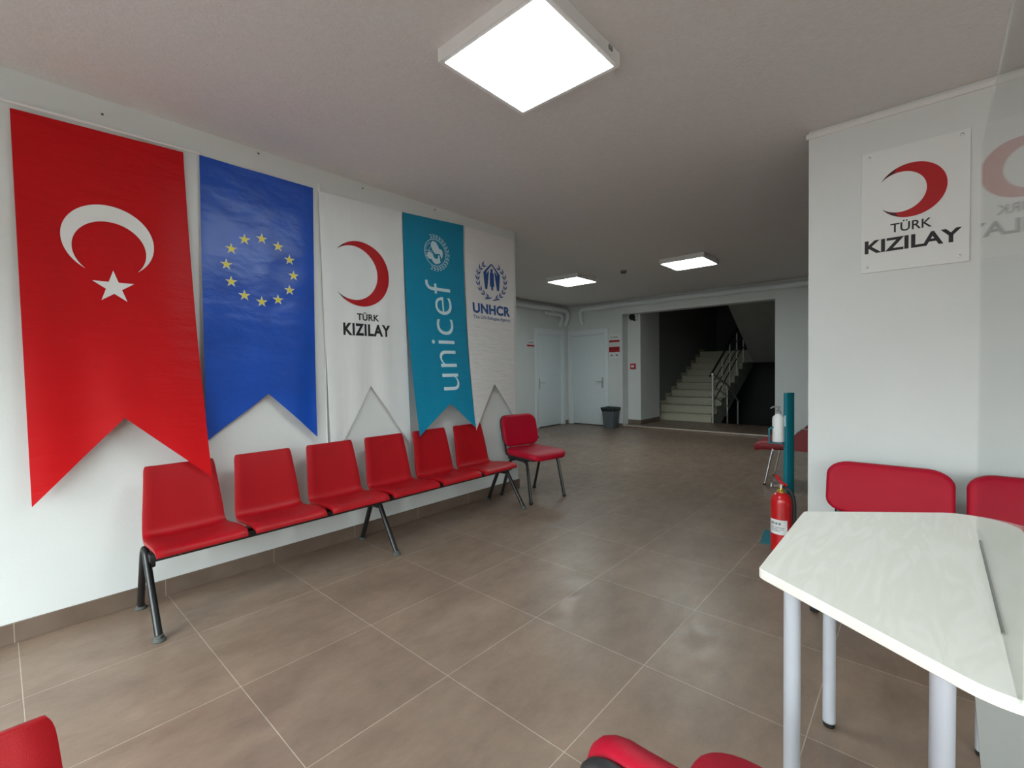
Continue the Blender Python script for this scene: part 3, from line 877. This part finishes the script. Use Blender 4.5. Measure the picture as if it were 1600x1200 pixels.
def seat_mesh(yc):
    """one moulded seat: waterfall front lip, flat seat, bent up into a back that narrows"""
    ctrl = [(-2.726, 0.402, 0.200), (-2.738, 0.424, 0.2025), (-2.790, 0.431, 0.205), (-2.90, 0.424, 0.205), (-3.00, 0.413, 0.201), (-3.055, 0.416, 0.196),
            (-3.085, 0.450, 0.193), (-3.099, 0.52, 0.189), (-3.116, 0.61, 0.181), (-3.136, 0.70, 0.173), (-3.154, 0.765, 0.167), (-3.160, 0.785, 0.158)]
    # smooth by subdividing with Catmull-Rom
    pts = []
    for i in range(len(ctrl) - 1):
        p = [Vector(ctrl[max(0, min(len(ctrl) - 1, i + k))]) for k in (-1, 0, 1, 2)]
        for j in range(4):
            t_ = j / 4
            pts.append(0.5 * ((2 * p[1]) + (-p[0] + p[2]) * t_ + (2 * p[0] - 5 * p[1] + 4 * p[2] - p[3]) * t_ ** 2 + (-p[0] + 3 * p[1] - 3 * p[2] + p[3]) * t_ ** 3))
    pts.append(Vector(ctrl[-1]))
    secs = []; N = len(pts)
    TH = 0.0155; U = 16
    for k, p in enumerate(pts):
        a_, b_ = pts[max(0, k - 1)], pts[min(N - 1, k + 1)]
        tx, tz = b_.x - a_.x, b_.y - a_.y; l_ = math.hypot(tx, tz); tx, tz = tx / l_, tz / l_
        nx, nz = tz, -tx                      # towards the sitter
        if nx * 1 + nz * 1 < 0: nx, nz = -nx, -nz
        th = TH * (0.55 if k in (0, N - 1) else 1.0)
        hw = p.z
        row = []
        # upper side from +y to -y, then lower side back
        for i in range(U + 1):
            v = 1 - 2 * i / U
            dish = 0.014 * abs(v) ** 3 - 0.004
            edge = -0.010 * max(0, abs(v) - 0.9) / 0.1
            o_ = th + dish + edge
            row.append((p.x + nx * o_, yc + hw * v, p.y + nz * o_))
        for i in range(U + 1):
            v = -1 + 2 * i / U
            o_ = -th + 0.010 * abs(v) ** 3
            row.append((p.x + nx * o_, yc + hw * v * 0.985, p.y + nz * o_))
        secs.append(row)
    mb = MB(); mb.loft(secs)
    return mb


def make_bench(label, first=0):
    t = thing('beam_bench', label, 'bench', (-2.99, 1.85, 0), 0, 'red beam benches')
    for i in range(first, 6):
        o = link('seat', seat_mesh(0.6835 + 0.4435 * i), M_RED, t, 55, root=t)
    mb = MB(); mb.box(-3.02, -2.90, 0.49 + 0.4435 * first, 3.24, 0.335, 0.375, bevel=0.004); link('beam', mb, M_BLACK, t, 30, root=t)
    for i in range(first, 6):
        yc = 0.6835 + 0.4435 * i
        mb = MB(); mb.box(-3.02, -2.78, yc - 0.09, yc + 0.09, 0.374, 0.396, bevel=0.004); link('seat_bracket', mb, M_BLACK, t, 0, root=t)
    for y in (0.487, 1.835, 3.215)[1 if first else 0:]:
        xa, xb = -2.742, -3.205
        topz = 0.385
        path_f = [(xa, y, 0.012), (-2.955, y, topz - 0.05)] + bez((-2.955, y, topz - 0.05), (-2.978, y, topz), (-3.0, y, topz), 5)[1:]
        path_b = [(xb, y + 0.006, 0.012), (-3.045, y, topz - 0.05)] + bez((-3.045, y, topz - 0.05), (-3.022, y, topz), (-3.0, y, topz), 5)[1:]
        for pth, xx in ((path_f, xa), (path_b, xb)):
            mb = MB(); mb.tube(pth, 0.017, 12); lg = link('leg', mb, M_BLACK, t, root=t)
            mb = MB(); mb.lathe([(0.027, 0.0005), (0.029, 0.006), (0.024, 0.013), (0.020, 0.016), (0.019, 0.03)], (xx, y + (0.006 if xx == xb else 0), 0), 16); link('foot', mb, M_RUBBER, lg, root=t)
        mb = MB(); mb.box(-3.06, -2.93, y - 0.012 + (0.02 if y < 1 else -0.02), y + 0.012 + (0.02 if y < 1 else -0.02), 0.30, 0.345, bevel=0.006); link('gusset', mb, M_BLACK, t, 0, root=t)
    return t


bench = make_bench('long black beam bench with six red seats under the banners')
b2 = make_bench('red seat of a second beam bench, cut off at the lower left corner', 4)
b2.location = (-2.99 + 2.200, 1.85 - 3.026, 0)

# ------------------------------------------------------------------ visitor chairs
def pad(w_, h_, th, r, fn, crown=0.012, nr=6):
    """cushion: rounded rectangle w x h, thickness th; fn maps (u, v, d) to 3D"""
    mb = MB()
    lay = []
    K = 5
    for i in range(K + 1):
        q = math.radians(90 * i / K); e_ = th * 0.5
        lay.append((e_ * (1 - math.sin(q)) if False else e_ * (1 - math.cos(math.pi / 2 - q)), e_ * math.sin(math.pi / 2 - q) if False else None))
    prof = []
    e_ = th / 2
    for i in range(K + 1):            # front half: from rim to face
        q = math.radians(90 * i / K); prof.append((e_ * (1 - math.cos(q)), e_ * math.sin(q)))
    rings_f = [(ins, d) for ins, d in prof]
    rings_b = [(e_ * 0.6 * (1 - math.cos(math.radians(90 * i / K))), -e_ * math.sin(math.radians(90 * i / K))) for i in range(1, K + 1)]

    def ringpts(ins, d, sc=1.0, dz=0.0):
        P = rrect((w_ / 2 - ins) * sc, (h_ / 2 - ins) * sc, max(r - ins, 0.01) * sc, nr)
        return [fn(p[0], p[1], d + dz) for p in P]
    secs = []
    for sc in (0.02, 0.3, 0.55, 0.75, 0.9):
        secs.append(ringpts(rings_b[-1][0], rings_b[-1][1], sc))
    for ins, d in rings_b[::-1]: secs.append(ringpts(ins, d))
    for ins, d in rings_f: secs.append(ringpts(ins, d))
    for sc in (0.93, 0.8, 0.6, 0.4, 0.2, 0.02):
        secs.append(ringpts(rings_f[-1][0], rings_f[-1][1], sc, crown * (1 - sc ** 2)))
    mb.loft(secs)
    return mb


def seat_fn(zc, yc=0.0):
    def fn(u, v, d):
        y = v + yc
        z = zc + d
        if v > 0.10: z -= 0.5 * (v - 0.10) ** 2 * 2.2            # waterfall front
        if v < -0.12: z += (abs(v) - 0.12) ** 2 * 1.2
        z += 0.10 * u * u * (1 if d > 0 else 0.6)
        return (u, y, z)
    return fn


def back_fn(zc, yc, tilt=0.16, curve=0.5):
    def fn(u, v, d):
        y = yc - v * tilt + curve * u * u + d
        return (u, y, zc + v)
    return fn


def visitor_chair(label, loc, rz, fabric, tablet=False, group='red upholstered visitor chairs'):
    t = thing('visitor_chair', label, 'chair', (0, 0, 0), 0, group)
    link('seat', pad(0.47, 0.48, 0.055, 0.10, seat_fn(0.455, 0.05)), fabric, t, 60)
    link('seat_shell', pad(0.43, 0.39, 0.03, 0.09, seat_fn(0.418, 0.01), 0.0), M_BLACKP, t, 60)
    link('backrest', pad(0.455, 0.32, 0.05, 0.085, back_fn(0.6595, -0.215, 0.22)), fabric, t, 60)
    link('back_shell', pad(0.445, 0.31, 0.024, 0.08, back_fn(0.6595, -0.248, 0.22)), M_BLACKP, t, 60)
    for s_ in (-1, 1):
        mb = MB(); mb.tube([(s_ * 0.17, -0.145, 0.412), (s_ * 0.175, -0.185, 0.42)] + bez((s_ * 0.175, -0.185, 0.42), (s_ * 0.18, -0.215, 0.43), (s_ * 0.18, -0.222, 0.50), 5) + [(s_ * 0.18, -0.240, 0.60)], 0.016, 10, ry=0.010); link('back_upright', mb, M_BLACK, t)
        for fy, ty in ((0.15, 0.225), (-0.10, -0.235)):
            mb = MB(); mb.tube([(s_ * 0.19, fy * 0.5, 0.398), (s_ * 0.20, fy * 0.85, 0.392)] + bez((s_ * 0.20, fy * 0.85, 0.392), (s_ * 0.203, fy, 0.388), (s_ * 0.206, fy + (ty - fy) * 0.15, 0.34), 5) + [(s_ * 0.222, ty, 0.012)], 0.0125, 10, ry=0.017)
            lg = link('leg', mb, M_BLACK, t)
            mb = MB(); mb.lathe([(0.015, 0.0005), (0.018, 0.004), (0.018, 0.022), (0.014, 0.026)], (s_ * 0.222, ty, 0), 12); link('foot', mb, M_BLACKP, lg)
    for s_ in (-1, 1):
        mb = MB(); mb.tube([(s_ * 0.19, 0.14, 0.396), (s_ * 0.19, -0.15, 0.398)], 0.012, 10); link('side_rail', mb, M_BLACK, t)
    for y in (0.11, -0.12):
        mb = MB(); mb.tube([(-0.19, y, 0.396), (0.19, y, 0.396)], 0.011, 10); link('crossbar', mb, M_BLACK, t)
    t.location = loc; t.rotation_euler = (0, 0, rz)
    return t


# facing +X local y -> rotate by -90 deg;  the bench chair is turned slightly to the viewer
vc = visitor_chair('red visitor chair standing at the far end of the bench', (-2.945, 3.605, 0), math.radians(-90 - 9.7), M_REDF)
mb = MB(); mb.tube([(-0.10, -0.205, 0.535), (-0.15, -0.20, 0.552), (-0.20, -0.20, 0.550), (-0.255, -0.185, 0.556)], [0.008, 0.015, 0.017, 0.009], 10, ry=None)
br = link('tablet_bracket', mb, M_BLACKP, vc)
c1 = dup(vc, (-0.138, 3.04, 0), math.radians(180), 'red visitor chair behind the pale table, left of the acrylic screen')
c2 = dup(vc, (0.452, 3.04, 0), math.radians(180), 'red visitor chair behind the table, seen through the acrylic screen')
c3 = dup(vc, (-0.110, 0.738, 0), math.radians(0), 'red visitor chair with black back at the near side of the table')
for c in (c1, c2): c.scale = (1.21, 1.05, 0.878)      # a wider, lower pair
for c in (c1, c2, c3):
    for ch in list(c.children):
        if ch.name.startswith('tablet_bracket'): bpy.data.objects.remove(ch)

# far chair with chrome legs, half hidden by the right wall
t = thing('lounge_chair', 'dark red chair with chrome legs half hidden by the right wall', 'chair', (0, 0, 0), 0)
T = t
link('seat', pad(0.52, 0.60, 0.09, 0.08, seat_fn(0.435, 0.07)), M_DRED, T, 60)
link('backrest', pad(0.50, 0.42, 0.075, 0.10, back_fn(0.66, -0.235, 0.25)), M_DRED, T, 60)
for s_ in (-1, 1):
    mb = MB()
    P = [(-0.24, 0.40), (-0.02, 0.40), (-0.04, 0.56), (-0.10, 0.62), (-0.27, 0.63)]
    mb.prism(P, lambda y, z: (s_ * 0.235, y, z), lambda y, z: (s_ * 0.285, y, z)); link('side_pad', mb, M_DRED, T, 0)
    mb = MB(); mb.tube([(s_ * 0.287, -0.27, 0.640), (s_ * 0.287, -0.10, 0.630), (s_ * 0.287, -0.035, 0.565), (s_ * 0.287, -0.012, 0.40)], 0.008, 8); link('trim_tube', mb, M_CHROME, T)
    for y0, y1 in ((0.17, 0.245), (-0.20, -0.27)):
        mb = MB(); mb.tube([(s_ * 0.245, y0, 0.40), (s_ * 0.262, y1, 0.012)], 0.012, 10); lg = link('leg', mb, M_CHROME, T)
        mb = MB(); mb.lathe([(0.013, 0.0005), (0.016, 0.004), (0.016, 0.016), (0.013, 0.02)], (s_ * 0.262, y1, 0), 12); link('foot', mb, M_BLACKP, lg)
mb = MB(); mb.tube([(-0.25, 0.17, 0.385), (0.25, 0.17, 0.385)], 0.011, 10); link('crossbar', mb, M_CHROME, T)
t.location = (-1.02, 5.76, 0); t.rotation_euler = (0, 0, math.radians(92))

# ------------------------------------------------------------------ table with acrylic screen
def arc(cx, cy, r, a0, a1, n=8):
    return [(cx + r * math.cos(math.radians(a0 + (a1 - a0) * i / n)), cy + r * math.sin(math.radians(a0 + (a1 - a0) * i / n))) for i in range(n + 1)]


t = thing('table', 'pale maple trapezoid table on grey tube legs at the right', 'table', (0.0, 1.65, 0))
OUT = arc(-0.287, 1.335, 0.03, 235, 180, 4) + arc(-0.287, 1.932, 0.03, 180, 124, 4) + arc(0.125, 2.130, 0.12, 124, 0, 12) + arc(0.125, 1.172, 0.12, 0, -125, 12)
def inset(P, d):
    cx = sum(p[0] for p in P) / len(P); cy = sum(p[1] for p in P) / len(P)
    n = len(P); R_ = []
    for i in range(n):
        a_, b_ = Vector(P[i - 1]), Vector(P[(i + 1) % n]); tt = (b_ - a_).normalized(); nn = Vector((-tt.y, tt.x))
        if nn.dot(Vector((cx, cy)) - Vector(P[i])) < 0: nn = -nn
        R_.append((P[i][0] + nn.x * d, P[i][1] + nn.y * d))
    return R_
mb = MB()
mb.loft([[(p[0], p[1], 0.724) for p in inset(OUT, 0.004)], [(p[0], p[1], 0.727) for p in OUT], [(p[0], p[1], 0.747) for p in OUT], [(p[0], p[1], 0.75) for p in inset(OUT, 0.003)]])
link('tabletop', mb, M_MAPLE, t, 40, root=t)
for x, y in ((-0.248, 1.37), (-0.235, 1.93), (0.036, 1.21), (0.16, 2.10)):
    mb = MB(); mb.lathe([(0.0195, 0.018), (0.0195, 0.7235)], (x, y, 0), 20); lg = link('leg', mb, M_GREYLEG, t, root=t)
    mb = MB(); mb.lathe([(0.016, 0.0005), (0.0185, 0.004), (0.0185, 0.02)], (x, y, 0), 20); link('foot', mb, M_BLACKP, lg, root=t)
mb = MB(); P = [(0.080, 0.722), (0.218, 0.722), (0.235, 0.03), (0.128, 0.03)]
mb.prism(P, lambda x, z: (x, 1.345, z), lambda x, z: (x, 1.363, z)); link('side_panel', mb, M_GREYP, t, 0, root=t)

t = thing('acrylic_screen', 'clear acrylic screen standing across the pale table', 'screen', (0.13, 1.62, 0.75))
q_ = math.radians(-1.0)
mtx = Matrix.Translation((0.129, 1.60, 0)) @ Matrix.Rotation(q_, 4, 'Z')
mb = MB(); mb.box(-0.002, 0.002, -0.56, 0.47, 0.7505, 1.95, mtx=mtx); link('sheet', mb, M_ACRYL, t, 0, root=t)
mb = MB(); mb.box(-0.0024, 0.0024, -0.31, 0.33, 0.7502, 0.7545, mtx=mtx); link('edge_strip', mb, mat('grey_edge_strip', srgb('6b6c66'), 0.4, var=0.03), t, 0, root=t)

# ------------------------------------------------------------------ crescent sign on the right wall
t = thing('wall_sign', 'square white sign with red crescent and TÜRK KIZILAY on the right wall', 'sign', (-0.045, YP, 1.83))
mb = MB(); sx0, sx1, sz0, sz1 = -0.276, 0.188, 1.828, 2.532; ys = YP - 0.010
mb.box(sx0, sx1, ys, YP - 0.0005, sz0, sz1, 0, bevel=0.0015)
pf = lambda x, z: (x, ys - 0.0008, z)
V, Fc = crescent((-0.051, 2.269), 0.151, (-0.0974, 2.2675), 0.1134, 72)
mb.flat(V, Fc[9:-9], pf, 1); mb.flat(V, Fc[:9] + Fc[-9:], pf, 3)
mb.flat(*place(text2d('TÜRK', 0.012), -0.140, 0.038, 2.043, 2.106), pf, 2)
mb.flat(*place(text2d('KIZILAY', 0.03), -0.258, 0.158, 1.940, 2.016), pf, 2)
link('board', mb, [M_SIGN, M_PRED, M_PBLACK, M_PDRED], t, 0, root=t)
for x, z in ((-0.238, 2.502), (0.155, 2.505), (-0.246, 1.861), (0.150, 1.862)):
    mb = MB(); mb.lathe([(0.002, -0.006), (0.007, -0.004), (0.0075, 0.0)], (x, ys, z), 12, axis='y'); link('screw', mb, M_STEEL, t, root=t)

# ------------------------------------------------------------------ sanitiser stand, bottle, extinguisher
px_, py_ = -0.722, 3.86
t = thing('sanitizer_stand', 'slim teal metal stand beside the right wall holding a pump bottle', 'stand', (px_, py_, 0))
Rm = Matrix.Translation((px_, py_, 0)) @ Matrix.Rotation(math.radians(8), 4, 'Z')
mb = MB(); mb.box(-0.17, 0.17, -0.19, 0.13, 0.0005, 0.006, mtx=Rm, bevel=0.002); link('base_plate', mb, M_TEAL, t, 0, root=t)
Rp = Matrix.Translation((px_, py_, 0)) @ Matrix.Rotation(math.radians(-30), 4, 'Z')
mb = MB(); mb.box(-0.0155, 0.0155, -0.036, 0.036, 0.006, 1.085, mtx=Rp, bevel=0.003); link('post', mb, M_TEAL, t, 30, root=t)
mb = MB(); mb.tube([(-0.745, 3.85, 0.872), (-0.836, 3.785, 0.818), (-0.836, 3.785, 0.718), (-0.745, 3.85, 0.714)], 0.007, 8); link('holder', mb, M_TEAL, t, root=t)
mb = MB(); mb.box(-0.826, -0.748, 3.788, 3.872, 0.714, 0.7195); link('tray', mb, M_TEAL, t, 0, root=t)
mb = MB(); mb.box(-0.004, 0.004, -0.0385, -0.035, 0.84, 0.92, mtx=Rp); link('fixing_slot', mb, M_PCYAN, t, 0, root=t)
bx2, by2 = -0.784, 3.83
t = thing('pump_bottle', 'white pump bottle held by the teal stand', 'bottle', (bx2, by2, 0.723))
mb = MB(); mb.lathe([(0.036, 0.0), (0.040, 0.006), (0.040, 0.165), (0.036, 0.185), (0.018, 0.202), (0.016, 0.21)], (bx2, by2, 0.723), 24); link('body', mb, M_BOTTLE, t, root=t)
mb = MB(); mb.lathe([(0.018, 0.209), (0.018, 0.228), (0.008, 0.232), (0.006, 0.25), (0.012, 0.252), (0.012, 0.262)], (bx2, by2, 0.723), 16)
mb.tube([(bx2, by2, 0.98), (bx2 - 0.03, by2 - 0.03, 0.982), (bx2 - 0.042, by2 - 0.042, 0.972)], 0.006, 8); link('pump', mb, M_GREYP, t, root=t)

ex, ey = -0.713, 3.575
t = thing('fire_extinguisher', 'red fire extinguisher standing in front of the teal stand', 'fire extinguisher', (ex, ey, 0))
mb = MB(); mb.lathe([(0.060, 0.0005), (0.064, 0.008), (0.066, 0.03), (0.066, 0.345), (0.062, 0.372), (0.050, 0.395), (0.032, 0.410), (0.026, 0.414)], (ex, ey, 0), 32); link('cylinder', mb, M_EXT, t, root=t)
mb = MB(); mb.lathe([(0.027, 0.413), (0.028, 0.425), (0.018, 0.432), (0.014, 0.445)], (ex, ey, 0), 20); link('valve_collar', mb, M_BRASS, t, root=t)
mb = MB(); mb.lathe([(0.017, 0.444), (0.017, 0.468), (0.010, 0.472)], (ex, ey, 0), 14); mb.tube([(ex, ey, 0.458), (ex - 0.04, ey - 0.03, 0.458)], 0.009, 8); mb.lathe([(0.016, -0.008), (0.017, 0.0)], (ex - 0.048, ey - 0.036, 0.458), 14, axis='x'); link('valve', mb, M_STEEL, t, root=t)
mb = MB(); mb.tube([(ex + 0.03, ey + 0.01, 0.462), (ex + 0.0, ey, 0.478), (ex - 0.035, ey - 0.01, 0.53)], 0.015, 10, ry=0.010); link('lever', mb, M_EXT, t, root=t)
mb = MB(); mb.tube([(ex + 0.015, ey - 0.01, 0.452)] + bez((ex + 0.03, ey - 0.02, 0.452), (ex + 0.085, ey - 0.03, 0.44), (ex + 0.083, ey - 0.02, 0.32), 8) + [(ex + 0.080, ey - 0.015, 0.14)], 0.011, 10); link('hose', mb, M_BLACKP, t, root=t)
mb = MB(); mb.tube([(ex + 0.080, ey - 0.015, 0.15), (ex + 0.080, ey - 0.015, 0.02)], [0.013, 0.022], 12); link('nozzle', mb, M_BLACKP, t, root=t)
# wrapped paper label: white patch with unreadable grey lines
va = math.atan2(-ey, -ex)            # side facing the room
mb = MB()
def wrap(a_, z, d=0.0): return (ex + (0.0668 + d) * math.cos(a_), ey + (0.0668 + d) * math.sin(a_), z)
A0, A1 = va - 1.25, va + 0.55
n_ = 16
for i in range(n_):
    p = [A0 + (A1 - A0) * (i + k) / n_ for k in (0, 1)]
    vs = [mb.bm.verts.new(wrap(a_, z)) for a_, z in ((p[0], 0.135), (p[1], 0.135), (p[1], 0.235), (p[0], 0.235))]
    mb.face(vs, 0)
def bar(f0, f1, z0, z1):
    k = 6
    for i in range(k):
        p = [A0 + (A1 - A0) * (f0 + (f1 - f0) * (i + q) / k) for q in (0, 1)]
        mb.face([mb.bm.verts.new(wrap(a_, z, 0.0006)) for a_, z in ((p[0], z0), (p[1], z0), (p[1], z1), (p[0], z1))], 1)
for f0, f1 in ((0.12, 0.22), (0.25, 0.32), (0.38, 0.50), (0.55, 0.67)): bar(f0, f1, 0.200, 0.218)
for f0, f1, z in ((0.1, 0.35, 0.180), (0.38, 0.85, 0.180), (0.1, 0.55, 0.168), (0.6, 0.8, 0.168), (0.1, 0.62, 0.156)): bar(f0, f1, z, z + 0.005)
link('paper_label', mb, [M_SIGN, M_PGREY], t, 0, root=t)
